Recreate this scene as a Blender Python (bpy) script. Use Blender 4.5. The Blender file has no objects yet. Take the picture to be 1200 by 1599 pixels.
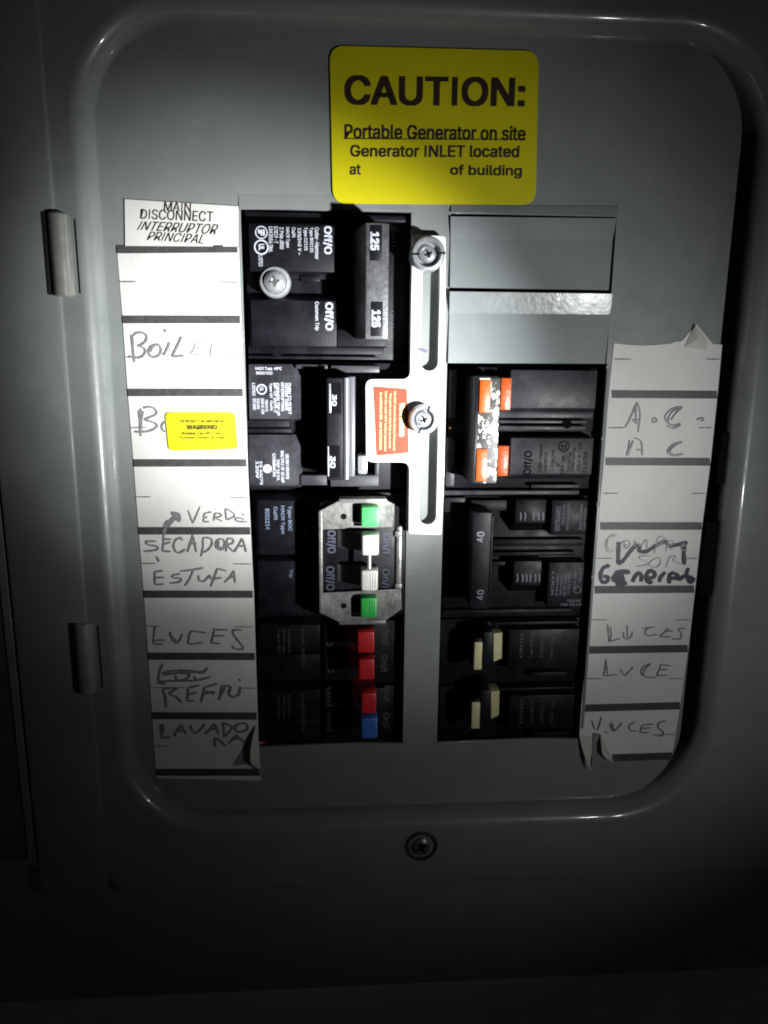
import bpy, bmesh, math, random
from mathutils import Vector, Matrix
random.seed(7)
S = 0.0254                       # the panel frame is in inches: x right, y up, d out of the panel
sc = bpy.context.scene
col = sc.collection

# ------------------------------------------------------------------ camera
F = 1136.432
Rm = ((0.9978753148, 0.0042814432, -0.0650117316),
      (0.0093690565, 0.9780377304, 0.2082172389),
      (0.0644753968, -0.2083839414, 0.9759195951))
CP = (-0.702552760, -1.45936618, 10.6819006)
def W(x, y, d): return Vector((x*S, -d*S, y*S))
cd = bpy.data.cameras.new('camera'); cam = bpy.data.objects.new('camera', cd); col.objects.link(cam)
cols = []
for j in range(3):
    a = Vector((Rm[0][j], Rm[1][j], Rm[2][j])); cols.append(Vector((a.x, -a.z, a.y)))
M3 = Matrix((cols[0], cols[1], cols[2])).transposed()
cam.matrix_world = Matrix.Translation(W(*CP)) @ M3.to_4x4()
cd.sensor_fit = 'VERTICAL'; cd.sensor_height = 24.0; cd.lens = F/1599*24.0
cd.clip_start = 0.01; cd.clip_end = 20
sc.camera = cam

def U(px, py, d=0.0):            # where the line of sight of a photo point meets the plane at height d
    v = ((px-600)/F, -(py-799.5)/F, -1.0)
    w = [sum(Rm[i][k]*v[k] for k in range(3)) for i in range(3)]
    t = (d-CP[2])/w[2]
    return (CP[0]+t*w[0], CP[1]+t*w[1])

# ------------------------------------------------------------------ world and flashlight
wd = bpy.data.worlds.new('World'); sc.world = wd; wd.use_nodes = True
bg = wd.node_tree.nodes['Background']; bg.inputs[0].default_value = (1.0, 0.95, 1.0, 1); bg.inputs[1].default_value = 0.006
sc.view_settings.view_transform = 'Standard'; sc.view_settings.look = 'None'
sc.cycles.filter_width = 1.9
sc.view_settings.exposure = 0.0; sc.view_settings.gamma = 1.0
LX, LY = U(1215, 900); LD = 9.0
def spot(name, watts, half, blend, aim, color=(0.97, 1.0, 0.985), size=0.006):
    l = bpy.data.lights.new(name, 'SPOT'); l.energy = watts; l.spot_size = math.radians(2*half); l.spot_blend = blend
    l.shadow_soft_size = size; l.color = color
    o = bpy.data.objects.new(name, l); col.objects.link(o)
    p = W(LX, LY, LD); q = W(*U(*aim), 0)
    o.location = p; o.rotation_euler = (q-p).to_track_quat('-Z', 'Y').to_euler()
    return o
spot('flashlight_core', 9.9, 15.4, 1.0, (518.2, 568.8))
spot('flashlight_core', 4.8, 15.2, 1.0, (455.6, 672.4))
spot('flashlight_halo', 1.25, 29.6, 1.0, (689.5, 648.6))
spot('flashlight_spill', 0.40, 46.9, 1.0, (890.4, 785.2))
try: FONT = bpy.data.fonts.load(bpy.utils.system_resource('DATAFILES', path='fonts')+'/Inter.woff2')   # ships with Blender
except Exception: FONT = None

# ------------------------------------------------------------------ materials
MATS = {}
def mat(name, base, rough=0.5, metal=0.0, var=0.0, vscale=400, base2=None, bump=0.0, bscale=2500, coat=0.0, spec=0.5, thresh=None, stretch=None, rvar=0.0):
    m = bpy.data.materials.new(name); m.use_nodes = True; nt = m.node_tree; N = nt.nodes; L = nt.links
    b = N['Principled BSDF']; b.inputs['Roughness'].default_value = rough; b.inputs['Metallic'].default_value = metal
    b.inputs['Base Color'].default_value = (*base, 1); b.inputs['Specular IOR Level'].default_value = spec
    b.inputs['Coat Weight'].default_value = coat; b.inputs['Coat Roughness'].default_value = 0.07
    tc = N.new('ShaderNodeTexCoord'); mp = N.new('ShaderNodeMapping'); L.new(tc.outputs['Object'], mp.inputs[0])
    if stretch: mp.inputs['Scale'].default_value = stretch
    if base2 is not None:
        n = N.new('ShaderNodeTexNoise'); n.inputs['Scale'].default_value = vscale; n.inputs['Detail'].default_value = 6; n.inputs['Roughness'].default_value = 0.65
        L.new(mp.outputs[0], n.inputs['Vector'])
        r = N.new('ShaderNodeValToRGB'); lo, hi = thresh or (0.38, 0.68)
        r.color_ramp.elements[0].position = lo; r.color_ramp.elements[1].position = hi
        r.color_ramp.elements[0].color = (*base, 1); r.color_ramp.elements[1].color = (*base2, 1)
        L.new(n.outputs[0], r.inputs[0]); L.new(r.outputs[0], b.inputs['Base Color'])
    if name.startswith('grey_paint'):        # sparse scuffs, drips of dust and rubbed specks
        src = b.inputs['Base Color'].links[0].from_socket
        for (sc2, lo2, hi2, cc, strch) in ((900, 0.70, 0.76, (0.09, 0.095, 0.09), (1, 1, 1)), (120, 0.66, 0.74, (0.34, 0.35, 0.34), (1, 1, 9)), (45, 0.45, 0.75, (0.20, 0.22, 0.21), (1, 1, 1))):
            mp2 = N.new('ShaderNodeMapping'); mp2.inputs['Scale'].default_value = strch; L.new(tc.outputs['Object'], mp2.inputs[0])
            nn_ = N.new('ShaderNodeTexNoise'); nn_.inputs['Scale'].default_value = sc2; nn_.inputs['Detail'].default_value = 5; L.new(mp2.outputs[0], nn_.inputs['Vector'])
            mr2 = N.new('ShaderNodeMapRange'); mr2.inputs[1].default_value = lo2; mr2.inputs[2].default_value = hi2; mr2.inputs[4].default_value = 0.55; L.new(nn_.outputs[0], mr2.inputs[0])
            mx = N.new('ShaderNodeMix'); mx.data_type = 'RGBA'; L.new(mr2.outputs[0], mx.inputs[0]); L.new(src, mx.inputs[6]); mx.inputs[7].default_value = (*cc, 1); src = mx.outputs[2]
        L.new(src, b.inputs['Base Color'])
    if rvar:
        n3 = N.new('ShaderNodeTexNoise'); n3.inputs['Scale'].default_value = 130; n3.inputs['Detail'].default_value = 5
        L.new(mp.outputs[0], n3.inputs['Vector'])
        mr = N.new('ShaderNodeMapRange'); mr.inputs[1].default_value = 0.3; mr.inputs[2].default_value = 0.7
        mr.inputs[3].default_value = max(0.05, rough-rvar); mr.inputs[4].default_value = rough+rvar
        L.new(n3.outputs[0], mr.inputs[0]); L.new(mr.outputs[0], b.inputs['Roughness'])
    if bump:
        n2 = N.new('ShaderNodeTexNoise'); n2.inputs['Scale'].default_value = bscale; n2.inputs['Detail'].default_value = 3
        L.new(mp.outputs[0], n2.inputs['Vector'])
        bp = N.new('ShaderNodeBump'); bp.inputs['Strength'].default_value = bump; bp.inputs['Distance'].default_value = 0.0003
        L.new(n2.outputs[0], bp.inputs['Height']); L.new(bp.outputs[0], b.inputs['Normal'])
    MATS[name] = m; return m
PAINT = mat('grey_paint', (0.240, 0.256, 0.254), 0.36, base2=(0.267, 0.284, 0.281), vscale=60, bump=0.12, bscale=700, rvar=0.08, coat=0.5)
PAINTP = mat('grey_paint_plate', (0.245, 0.265, 0.275), 0.24, base2=(0.27, 0.29, 0.30), vscale=90, bump=0.22, bscale=420, rvar=0.05, coat=0.0, spec=0.3)
WALL = mat('wall_paint', (0.80, 0.68, 0.68), 0.8, base2=(0.72, 0.60, 0.58), vscale=40, bump=0.6, bscale=300)
BACK = mat('dark_interior', (0.004, 0.004, 0.005), 0.9, spec=0.1)
BLK = mat('black_plastic', (0.0055, 0.0055, 0.008), 0.46, base2=(0.014, 0.014, 0.020), vscale=150, thresh=(0.42, 0.85), bump=0.12, bscale=1500, rvar=0.12, spec=0.22)
DUSTY = mat('dusty_black_plastic', (0.020, 0.020, 0.025), 0.45, base2=(0.075, 0.075, 0.088), vscale=110, thresh=(0.35, 0.85), bump=0.15, bscale=1200, rvar=0.12, spec=0.4)
HGREY = mat('worn_handle_grey', (0.045, 0.045, 0.05), 0.42, base2=(0.15, 0.15, 0.16), vscale=260, thresh=(0.3, 0.75), bump=0.5, bscale=900)
WEDGE = mat('handle_shank', (0.06, 0.06, 0.058), 0.5, base2=(0.09, 0.09, 0.088), vscale=200)
PRINT = mat('white_print', (0.62, 0.64, 0.72), 0.6, base2=(0.40, 0.42, 0.48), vscale=900)
PRINT2 = mat('faded_blue_print', (0.20, 0.25, 0.36), 0.6, base2=(0.12, 0.15, 0.22), vscale=700)
PRINT3 = mat('worn_grey_print', (0.085, 0.085, 0.10), 0.6, base2=(0.04, 0.04, 0.05), vscale=700)
INKG = mat('dark_moulded_print', (0.006, 0.006, 0.008), 0.9, spec=0.05)
PAPER = mat('label_paper', (0.76, 0.75, 0.73), 0.62, base2=(0.66, 0.64, 0.60), vscale=35, thresh=(0.4, 0.8), bump=0.35, bscale=260)
PAPERD = mat('aged_paper', (0.60, 0.58, 0.53), 0.75, base2=(0.50, 0.48, 0.44), vscale=120, bump=0.5, bscale=300)
BAR = mat('printed_bar_ink', (0.055, 0.052, 0.054), 0.5, base2=(0.085, 0.08, 0.08), vscale=500)
INK = mat('black_ink', (0.035, 0.02, 0.012), 0.5)
INKT = mat('thin_grey_ink', (0.14, 0.13, 0.13), 0.6)
PEN = mat('pencil', (0.13, 0.13, 0.135), 0.45, base2=(0.34, 0.34, 0.34), vscale=1500)
PENL = mat('faint_pencil', (0.30, 0.29, 0.30), 0.5, base2=(0.55, 0.54, 0.54), vscale=1500)
MARK = mat('marker_ink', (0.018, 0.014, 0.04), 0.45)
YEL = mat('yellow_sticker', (0.70, 0.62, 0.004), 0.42, base2=(0.66, 0.60, 0.006), vscale=50)
YELB = mat('bright_yellow_sticker', (0.75, 0.72, 0.01), 0.5)
YINK = mat('pale_olive_ink', (0.09, 0.075, 0.01), 0.6)
WHITE = mat('white_plate', (0.80, 0.80, 0.80), 0.35, base2=(0.72, 0.72, 0.71), vscale=80, bump=0.15, bscale=600)
RED = mat('orange_red_sticker', (0.36, 0.048, 0.018), 0.4, base2=(0.31, 0.042, 0.015), vscale=120)
REDP = mat('pale_yellow_print', (0.85, 0.62, 0.30), 0.5)
ORG = mat('orange_plastic', (0.52, 0.078, 0.004), 0.38, base2=(0.38, 0.056, 0.003), vscale=350, bump=0.4, bscale=700)
CHIP = mat('chipped_white_paint', (0.02, 0.02, 0.02), 0.5, base2=(0.72, 0.71, 0.64), vscale=330, thresh=(0.51, 0.55), bump=0.5, bscale=260)
ZINC = mat('zinc', (0.50, 0.51, 0.53), 0.34, metal=0.55, base2=(0.36, 0.37, 0.39), vscale=500, rvar=0.1, bump=0.2, bscale=900)
STEEL = mat('dull_steel', (0.30, 0.295, 0.285), 0.42, metal=0.5, base2=(0.15, 0.147, 0.14), vscale=180, rvar=0.12, bump=0.4, bscale=700)
NICK = mat('hinge_metal', (0.34, 0.35, 0.32), 0.3, metal=0.35, base2=(0.44, 0.45, 0.41), vscale=200, rvar=0.08)
DARKM = mat('dark_screw_metal', (0.20, 0.20, 0.20), 0.35, metal=0.6)
GRN = mat('green_plastic', (0.05, 0.50, 0.11), 0.42, base2=(0.10, 0.58, 0.17), vscale=400, bump=0.3)
GRN2 = mat('deep_green_plastic', (0.02, 0.33, 0.05), 0.42, base2=(0.03, 0.38, 0.07), vscale=400, bump=0.3)
WHT = mat('ivory_plastic', (0.58, 0.56, 0.53), 0.4, base2=(0.48, 0.46, 0.44), vscale=300, bump=0.3)
REDP2 = mat('red_plastic', (0.60, 0.02, 0.025), 0.42, base2=(0.50, 0.015, 0.02), vscale=300, bump=0.3)
BLU = mat('blue_plastic', (0.05, 0.17, 0.55), 0.42, base2=(0.04, 0.14, 0.45), vscale=300, bump=0.3)
BEI = mat('beige_plastic', (0.62, 0.57, 0.33), 0.5, base2=(0.52, 0.48, 0.28), vscale=300, bump=0.3)
PINK = mat('pink_insulation', (0.55, 0.04, 0.16), 0.45)
CARD = mat('yellowed_card', (0.15, 0.135, 0.11), 0.6, base2=(0.10, 0.09, 0.075), vscale=60)

# ------------------------------------------------------------------ building helpers
class G:
    """collects shapes (panel inches) and links them as ONE mesh object"""
    def __init__(s): s.v = []; s.f = []
    def add_bm(s, bm):
        o = len(s.v); bm.verts.index_update()
        s.v += [tuple(v.co) for v in bm.verts]; s.f += [tuple(o+v.index for v in f.verts) for f in bm.faces]; bm.free()
    def raw(s, vs, fs):
        o = len(s.v); s.v += [tuple(v) for v in vs]; s.f += [tuple(o+i for i in f) for f in fs]
    def frus(s, a, b, d0, d1, bev=0.0):      # a=(x0,y0,x1,y1) at depth d0 (back), b at d1 (front)
        vs = []
        for (r, d) in ((a, d0), (b, d1)):
            x0, x1 = sorted((r[0], r[2])); y0, y1 = sorted((r[1], r[3]))
            vs += [(x0, y0, d), (x1, y0, d), (x1, y1, d), (x0, y1, d)]
        fs = [(3, 2, 1, 0), (4, 5, 6, 7), (0, 1, 5, 4), (1, 2, 6, 5), (2, 3, 7, 6), (3, 0, 4, 7)]
        bm = bmesh.new(); q = [bm.verts.new(v) for v in vs]
        for f in fs: bm.faces.new([q[i] for i in f])
        if bev: bmesh.ops.bevel(bm, geom=list(bm.edges), offset=bev, segments=2, affect='EDGES', profile=0.5)
        s.add_bm(bm); return s
    def box(s, r, d0, d1, bev=0.012): return s.frus(r, r, d0, d1, bev)
    def pbox(s, px, d0, d1, bev=0.012): return s.box(PR(px, d1), d0, d1, bev)       # photo rectangle of its front face
    def prism(s, loops, d0, d1, bev=0.0):    # outline + holes, filled
        cu = bpy.data.curves.new('c', 'CURVE'); cu.dimensions = '2D'; cu.fill_mode = 'BOTH'
        for lp in loops:
            sp = cu.splines.new('POLY'); sp.points.add(len(lp)-1)
            for p, q in zip(sp.points, lp): p.co = (q[0], q[1], 0, 1)
            sp.use_cyclic_u = True
        cu.extrude = (d1-d0)/2-bev; cu.bevel_depth = bev; cu.bevel_resolution = 2; cu.offset = -bev
        ob = bpy.data.objects.new('c', cu); col.objects.link(ob)
        me = bpy.data.meshes.new_from_object(ob.evaluated_get(bpy.context.evaluated_depsgraph_get()))
        mid = (d0+d1)/2
        s.raw([(v.co.x, v.co.y, v.co.z+mid) for v in me.vertices], [tuple(p.vertices) for p in me.polygons])
        bpy.data.objects.remove(ob); bpy.data.curves.remove(cu); bpy.data.meshes.remove(me); return s
    def lathe(s, c, prof, n=40):             # prof: (radius, d)
        vs = []; fs = []
        for (r, d) in prof:
            for k in range(n):
                a = 2*math.pi*k/n; vs.append((c[0]+r*math.cos(a), c[1]+r*math.sin(a), d))
        for i in range(len(prof)-1):
            for k in range(n):
                fs.append((i*n+k, i*n+(k+1) % n, (i+1)*n+(k+1) % n, (i+1)*n+k))
        s.raw(vs, fs); return s
    def cross(s, c, r, w, d, ang=0.3):       # recessed-looking cross blades standing a hair proud
        for k in range(2):
            a = ang+k*math.pi/2; ca, sa = math.cos(a), math.sin(a)
            pts = [(-r, -w), (r, -w), (r, w), (-r, w)]
            s.raw([(c[0]+x*ca-y*sa, c[1]+x*sa+y*ca, d+k*0.002) for x, y in pts], [(0, 1, 2, 3)])
        return s
    def stroke(s, pts, w, d, px=True, sub=6):
        P = [U(p[0], p[1], d) for p in pts] if px else list(pts)
        if len(P) > 2:
            Q = [P[0]]+P+[P[-1]]; out = []
            for i in range(1, len(Q)-2):
                for k in range(sub):
                    t = k/sub; a, b, c, e = Q[i-1], Q[i], Q[i+1], Q[i+2]
                    out.append(tuple(0.5*((2*b[j])+(-a[j]+c[j])*t+(2*a[j]-5*b[j]+4*c[j]-e[j])*t*t+(-a[j]+3*b[j]-3*c[j]+e[j])*t**3) for j in (0, 1)))
            out.append(P[-1]); P = out
        else:
            a, b = P; P = [(a[0]+(b[0]-a[0])*k/6, a[1]+(b[1]-a[1])*k/6) for k in range(7)]
        vs = []; n = len(P)
        for i, p in enumerate(P):
            a = P[max(0, i-1)]; b = P[min(n-1, i+1)]; tx, ty = b[0]-a[0], b[1]-a[1]; l = math.hypot(tx, ty) or 1
            e = min(i, n-1-i); ww = w*0.5*(0.55 if e == 0 else 0.9 if e == 1 else 1)*random.uniform(0.8, 1.15)
            vs += [(p[0]-ty/l*ww, p[1]+tx/l*ww, d+0.00002*i), (p[0]+ty/l*ww, p[1]-tx/l*ww, d+0.00002*i)]
        s.raw(vs, [(2*i, 2*i+1, 2*i+3, 2*i+2) for i in range(n-1)]); return s
    def text(s, body, px, d, rot=0, off=0.0, shear=0.0):
        """lettering fitted to a photo rectangle; weight is built from closely shifted copies of each glyph"""
        cu = bpy.data.curves.new('t', 'FONT'); cu.body = body.replace('I', '|') if FONT else body; cu.resolution_u = 3
        if FONT: cu.font = FONT
        ob = bpy.data.objects.new('t', cu); col.objects.link(ob)
        me = bpy.data.meshes.new_from_object(ob.evaluated_get(bpy.context.evaluated_depsgraph_get()))
        if me.vertices:
            vx = [(v.co.x, 0.509 if v.co.y > 0.6 else 0.0 if v.co.y < -0.155 else v.co.y) for v in me.vertices]   # plain upright capital I
            vx = [(p+shear*q, q) for p, q in vx]
            a0, a1 = min(v[0] for v in vx)-off, max(v[0] for v in vx)+off; b0, b1 = min(v[1] for v in vx)-off*0.6, max(v[1] for v in vx)+off*0.6
            if not isinstance(px[0], tuple): x0, y0, x1, y1 = PR(px, d); c4 = [(x0, y1), (x1, y1), (x1, y0), (x0, y0)]   # tl tr br bl
            else: c4 = [U(*p, d) for p in px]
            tl, tr, br, bl = c4
            sh = [(0, 0)] if off == 0 else [(-1, -.6), (1, -.6), (-1, .6), (1, .6), (0, 0)] if off > 0.012 else [(-1, 0), (1, 0), (0, 0)]
            for si, (sx, sy) in enumerate(sh):
                vs = []
                for (vx_, vy_) in vx:
                    u = (vx_+sx*off-a0)/((a1-a0) or 1); w = (vy_+sy*off-b0)/((b1-b0) or 1)
                    if rot == 0: X, Y = u, w
                    elif rot == -1: X, Y = w, 1-u
                    else: X, Y = 1-w, u
                    top = [tl[j]+(tr[j]-tl[j])*X for j in (0, 1)]; bot = [bl[j]+(br[j]-bl[j])*X for j in (0, 1)]
                    vs.append((bot[0]+(top[0]-bot[0])*Y, bot[1]+(top[1]-bot[1])*Y, d+0.0004*si))
                s.raw(vs, [tuple(p.vertices) for p in me.polygons])
        bpy.data.objects.remove(ob); bpy.data.curves.remove(cu); bpy.data.meshes.remove(me); return s
    def out(s, name, m, parent=None, smooth=True, label=None):
        base = wpos(parent) if parent else Vector((0, 0, 0))
        me = bpy.data.meshes.new(name)
        me.from_pydata([tuple(W(*v)-base) for v in s.v], [], s.f); me.update()
        me.materials.append(m)
        if smooth:
            me.polygons.foreach_set('use_smooth', [True]*len(me.polygons)); me.set_sharp_from_angle(angle=math.radians(38))
        o = bpy.data.objects.new(name, me); col.objects.link(o)
        if parent: o.parent = parent
        if label: o['label'] = label
        return o
def wpos(o):
    p = Vector((0, 0, 0))
    while o: p += o.location; o = o.parent
    return p
def PR(px, d):                              # photo rectangle -> panel rectangle (x0,y0,x1,y1) on plane d
    x0, y0, x1, y1 = px; mx, my = (x0+x1)/2, (y0+y1)/2
    return (U(x0, my, d)[0], U(mx, y1, d)[1], U(x1, my, d)[0], U(mx, y0, d)[1])
def thing(name, label, cat, px, d=0.0, group=None):
    o = bpy.data.objects.new(name, None); o.empty_display_size = 0.01; col.objects.link(o)
    o.location = W(*U(px[0], px[1], d), d); o['label'] = label; o['category'] = cat
    if group: o['group'] = group
    return o
def rrect(x0, y0, x1, y1, r, n=10):
    rs = r if isinstance(r, tuple) else (r,)*4           # br, tr, tl, bl
    out = []
    for (cx, cy, a0, rr) in ((x1-rs[0], y0+rs[0], -90, rs[0]), (x1-rs[1], y1-rs[1], 0, rs[1]), (x0+rs[2], y1-rs[2], 90, rs[2]), (x0+rs[3], y0+rs[3], 180, rs[3])):
        for k in range(n+1):
            a = math.radians(a0+90*k/n); out.append((cx+rr*math.cos(a), cy+rr*math.sin(a)))
    return out
def circ(c, r, n=20): return [(c[0]+r*math.cos(2*math.pi*k/n), c[1]+r*math.sin(2*math.pi*k/n)) for k in range(n)]
def quadmap(px4, d): return [U(p[0], p[1], d) for p in px4]
def roundpoly(pts, r, n=5):
    out = []; m = len(pts)
    for i, p in enumerate(pts):
        a = Vector(pts[i-1])-Vector(p); b = Vector(pts[(i+1) % m])-Vector(p); P = Vector(p)
        rr = min(r, a.length*0.45, b.length*0.45); A = P+a.normalized()*rr; B = P+b.normalized()*rr
        for k in range(n+1):
            t = k/n; q = A*(1-t)**2+P*2*t*(1-t)+B*t*t; out.append((q.x, q.y))
    return out

# ------------------------------------------------------------------ setting behind the panel
H = 0.32                                   # height of the cover's front above the dead front
g = G(); g.prism([[(-30, -30), (34, -30), (34, 24), (-30, 24)], [(-13, -12), (9.5, -12), (9.5, 7), (-13, 7)]], -0.35, -0.15, 0)
w = g.out('wall', WALL, None); w['kind'] = 'structure'

# ------------------------------------------------------------------ the panel
FX0, FX1 = U(183, 700)[0], U(1136, 650, 0.0)[0]
FY0, FY1 = U(600, 1257)[1], U(600, 48)[1]
panel = thing('electrical_panel', 'grey steel breaker panel with recessed dead front, rolled rim and open door', 'breaker panel', (600, 700), -3.3)
loopn = 16
foot = rrect(FX0, FY0, FX1, FY1, (1.45, 1.35, 1.25, 1.25), loopn)
nf = len(foot)
# outward normals of the foot loop
def offs(loop, r):
    out = []
    n = len(loop)
    for i, p in enumerate(loop):
        a = loop[i-1]; b = loop[(i+1) % n]; tx, ty = b[0]-a[0], b[1]-a[1]; l = math.hypot(tx, ty) or 1
        out.append((p[0]+ty/l*r, p[1]-tx/l*r))
    return out
RUN = 0.23
prof = [(0.0, -0.34), (0.0, 0.02)]+[(RUN*(1-math.cos(math.radians(t))), H*math.sin(math.radians(t))) for t in (10, 20, 30, 40, 50, 60, 70, 80, 86, 90)]
g = G(); vs = []
for (r, d) in prof: vs += [(x, y, d) for x, y in offs(foot, r)]
g.raw(vs, [(i*nf+k, i*nf+(k+1) % nf, (i+1)*nf+(k+1) % nf, (i+1)*nf+k) for i in range(len(prof)-1) for k in range(nf)])
g.out('recess_rim', PAINT, panel)
# cover: raised platform bounded by the hinge line, then the lower flange
ex0 = U(113, 650, H)[0]; ey0 = U(600, 1378, H)[1]
plat = rrect(ex0, ey0, 9.5, 6.5, (0.4, 0.1, 0.1, 0.42), 8)
g = G(); lip = offs(foot, RUN)
g.prism([plat, lip], H-0.08, H, 0.0)
edge = [(0.0, H), (0.025, H-0.004), (0.045, H-0.02), (0.05, H-0.10)]
nn = len(plat); vs = []
for (r, d) in edge: vs += [(x, y, d) for x, y in offs(plat, r)]
g.raw(vs, [(i*nn+k, i*nn+(k+1) % nn, (i+1)*nn+(k+1) % nn, (i+1)*nn+k) for i in range(len(edge)-1) for k in range(nn)])
g.out('front_cover', PAINT, panel)
by = [U(0, 1566, 0.2), U(1200, 1509, 0.2)]
g = G(); yb = (by[0][1]+by[1][1])/2
g.prism([[(-14, yb), (10.5, yb), (10.5, 7.5), (-14, 7.5)], offs(foot, 0.12)], 0.10, 0.20, 0.0)
g.box((-14, yb+0.001, 10.5, yb+0.06), -0.149, 0.099, 0)
g.out('cover_flange', PAINT, panel)
# door folded open to the left, seen from its inner side
door_r = PR((-400, -200, 107, 1388), 0.24)
xg = U(43, 1250, 0.24)[0]
ydb = U(60, 1391, 0.24)[1]
g = G(); g.box((xg+0.12, ydb, ex0-0.005, 7), 0.203, H+0.065, 0.055)
door = g.out('door', PAINT, panel)
g = G(); g.box((-9, ydb+0.05, xg-0.10, 7), 0.202, 0.32, 0.02); g.out('door_panel', PAINT, door)
cr = PR((-200, 700, 14, 1346), 0.33)
g = G(); g.box((-8, cr[1], cr[2], -2.0), 0.321, 0.326, 0); g.out('directory_card', CARD, door)
g = G(); g.prism([[(-8.3, cr[1]-0.10), (cr[2]+0.10, cr[1]-0.10), (cr[2]+0.10, -1.8), (-8.3, -1.8)], [(-8, cr[1]+0.01), (cr[2]-0.01, cr[1]+0.01), (cr[2]-0.01, -2.0), (-8, -2.0)]], 0.321, 0.36, 0.01)
g.out('card_frame', PAINT, door)
# hinges
def hinge(px0, py0, px1, py1):
    c = U((px0+px1)/2, (py0+py1)/2, 0.45); r = 0.125; c = (c[0]+0.04, c[1])
    y0 = U((px0+px1)/2, py1, 0.4)[1]; y1 = U((px0+px1)/2, py0, 0.4)[1]
    g = G(); n = 20; vs = []; ys = [y0, y0+0.02, y1-0.02, y1]; rr = [r-0.02, r, r, r-0.02]
    for y, q in zip(ys, rr):
        for k in range(n):
            a = 2*math.pi*k/n; vs.append((c[0]+q*math.cos(a), y, 0.36+q*math.sin(a)))
    fs = [(i*n+k, i*n+(k+1) % n, (i+1)*n+(k+1) % n, (i+1)*n+k) for i in range(3) for k in range(n)]
    g.raw(vs, fs+[tuple(range(n))[::-1], tuple(range(3*n, 4*n))])
    h = g.out('hinge', NICK, panel)
    g = G(); g.box((c[0]+0.06, y0+0.02, c[0]+0.135, y1-0.02), 0.30, 0.36, 0.01)
    
    g.out('leaf', NICK, h)
    g = G(); g.box((c[0]-0.19, y0+0.02, c[0]-0.06, y1+0.01), 0.22, H+0.085, 0.01); g.out('knuckle_shade', mat('shadowed_knuckle', (0.035, 0.036, 0.034), 0.5, metal=0.3), h)  # added dark box, its colour carries the shade on the knuckle's left half
    g = G(); g.box((c[0]+0.185, y0+0.05, c[0]+0.208, y1-0.06), H-0.02, H+0.002, 0.0); g.out('hinge_slot', BACK, panel)
    return h
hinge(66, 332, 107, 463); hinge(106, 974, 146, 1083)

# dead front with its two openings, and the narrow gap on the right
gapx = U(1114, 650)[0]
dl = rrect(FX0-0.1, FY0-0.1, gapx, FY1+0.1, (1.35, 1.3, 1.2, 1.2), 12)
OX = [U(374, 335)[0], U(642, 335)[0], U(705, 335)[0], U(940, 740)[0]]
OX = [-1.996, 0.349, 0.904, 3.262]
OY0, OY1 = -7.568, 0.505
def wob(x0, y0, x1, y1):
    return [(x0, y0), (x0+0.7*(x1-x0), y0+0.03), (x1, y0), (x1, y1), (x0, y1)]
g = G(); g.prism([dl, wob(OX[0], OY0, OX[1], OY1), wob(OX[2], OY0, OX[3], OY1)], -0.06, 0.0, 0.006)
dead = g.out('dead_front', PAINT, panel)
g = G(); g.box((FX0-0.3, FY0-0.3, FX1+0.3, FY1+0.3), -1.6, -1.5, 0)
for (a, b) in ((FX0-0.3, FX0-0.2), (FX1+0.2, FX1+0.3)): g.box((a, FY0-0.3, b, FY1+0.3), -1.499, -0.35, 0)
g.out('panel_interior', BACK, panel)
# black blocks for the two dark rectangles on the right wall
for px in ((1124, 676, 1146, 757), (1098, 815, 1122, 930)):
    r = PR(px, 0.10); g = G(); g.box((r[0], r[1], r[2]+0.03, r[3]), -0.2, 0.10, 0.008); g.out('dark_block', BACK, panel)
# remaining strips of the knocked-out sheet above the openings, and the raised cut edge on the right
g = G()
def sheet(g, top, bot, dt, db, th=0.03, mid=None):
    # bent sheet between two photo edges: top=(pxl,pxr,py) at depth dt ...
    rows = [top+(dt,)]+([mid] if mid else [])+[bot+(db,)]
    vs = []
    for (xl, xr, yl, yr, d) in rows:
        a = U(xl, yl, d); b = U(xr, yr, d); vs += [(a[0], a[1], d), (b[0], b[1], d), (b[0], b[1], d-th), (a[0], a[1], d-th)]
    fs = []
    for i in range(len(rows)-1):
        for k in range(4): fs.append((4*i+k, 4*i+4+k, 4*i+4+(k+1) % 4, 4*i+(k+1) % 4)[::-1])
    fs += [(0, 1, 2, 3), tuple(range(4*len(rows)-4, 4*len(rows)))[::-1]]
    g.raw(vs, fs)
g = G(); sheet(g, (705, 966, 320, 322), (705, 964, 331, 336), 0.012, 0.05, 0.03); g.out('sheet_remnant', PAINTP, dead, smooth=False)
g = G(); sheet(g, (373, 640, 304, 306), (374, 640, 327, 327), 0.004, 0.022, 0.02); g.out('sheet_remnant', PAINT, dead)
# filler plates
g = G(); sheet(g, (704, 963, 338, 341), (703, 951, 449, 453), 0.05, 0.045, 0.035, (704, 957, 373, 376, 0.02)); g.out('filler_plate', PAINTP, panel, smooth=False, label='upper grey filler plate')
g = G(); sheet(g, (703, 957, 455, 459), (700, 945, 567, 568), 0.10, 0.045, 0.035, (702, 953, 489, 491, 0.02)); g.out('filler_plate', PAINTP, panel, smooth=False, label='lower grey filler plate with bright bent edge')
g = G(); a = U(951, 575, 0.02)
x = OX[3]
g.box((x+0.004, OY0+0.2, x+0.05, U(945, 572)[1]), 0.001, 0.03, 0.012)
for py in (572, 684, 786, 900):
    yy = U(940, py)[1]; g.box((x-0.012, yy-0.03, x+0.03, yy+0.03), -0.02, 0.045, 0.012)
g.out('cut_edge', PAINTP, dead)
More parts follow.
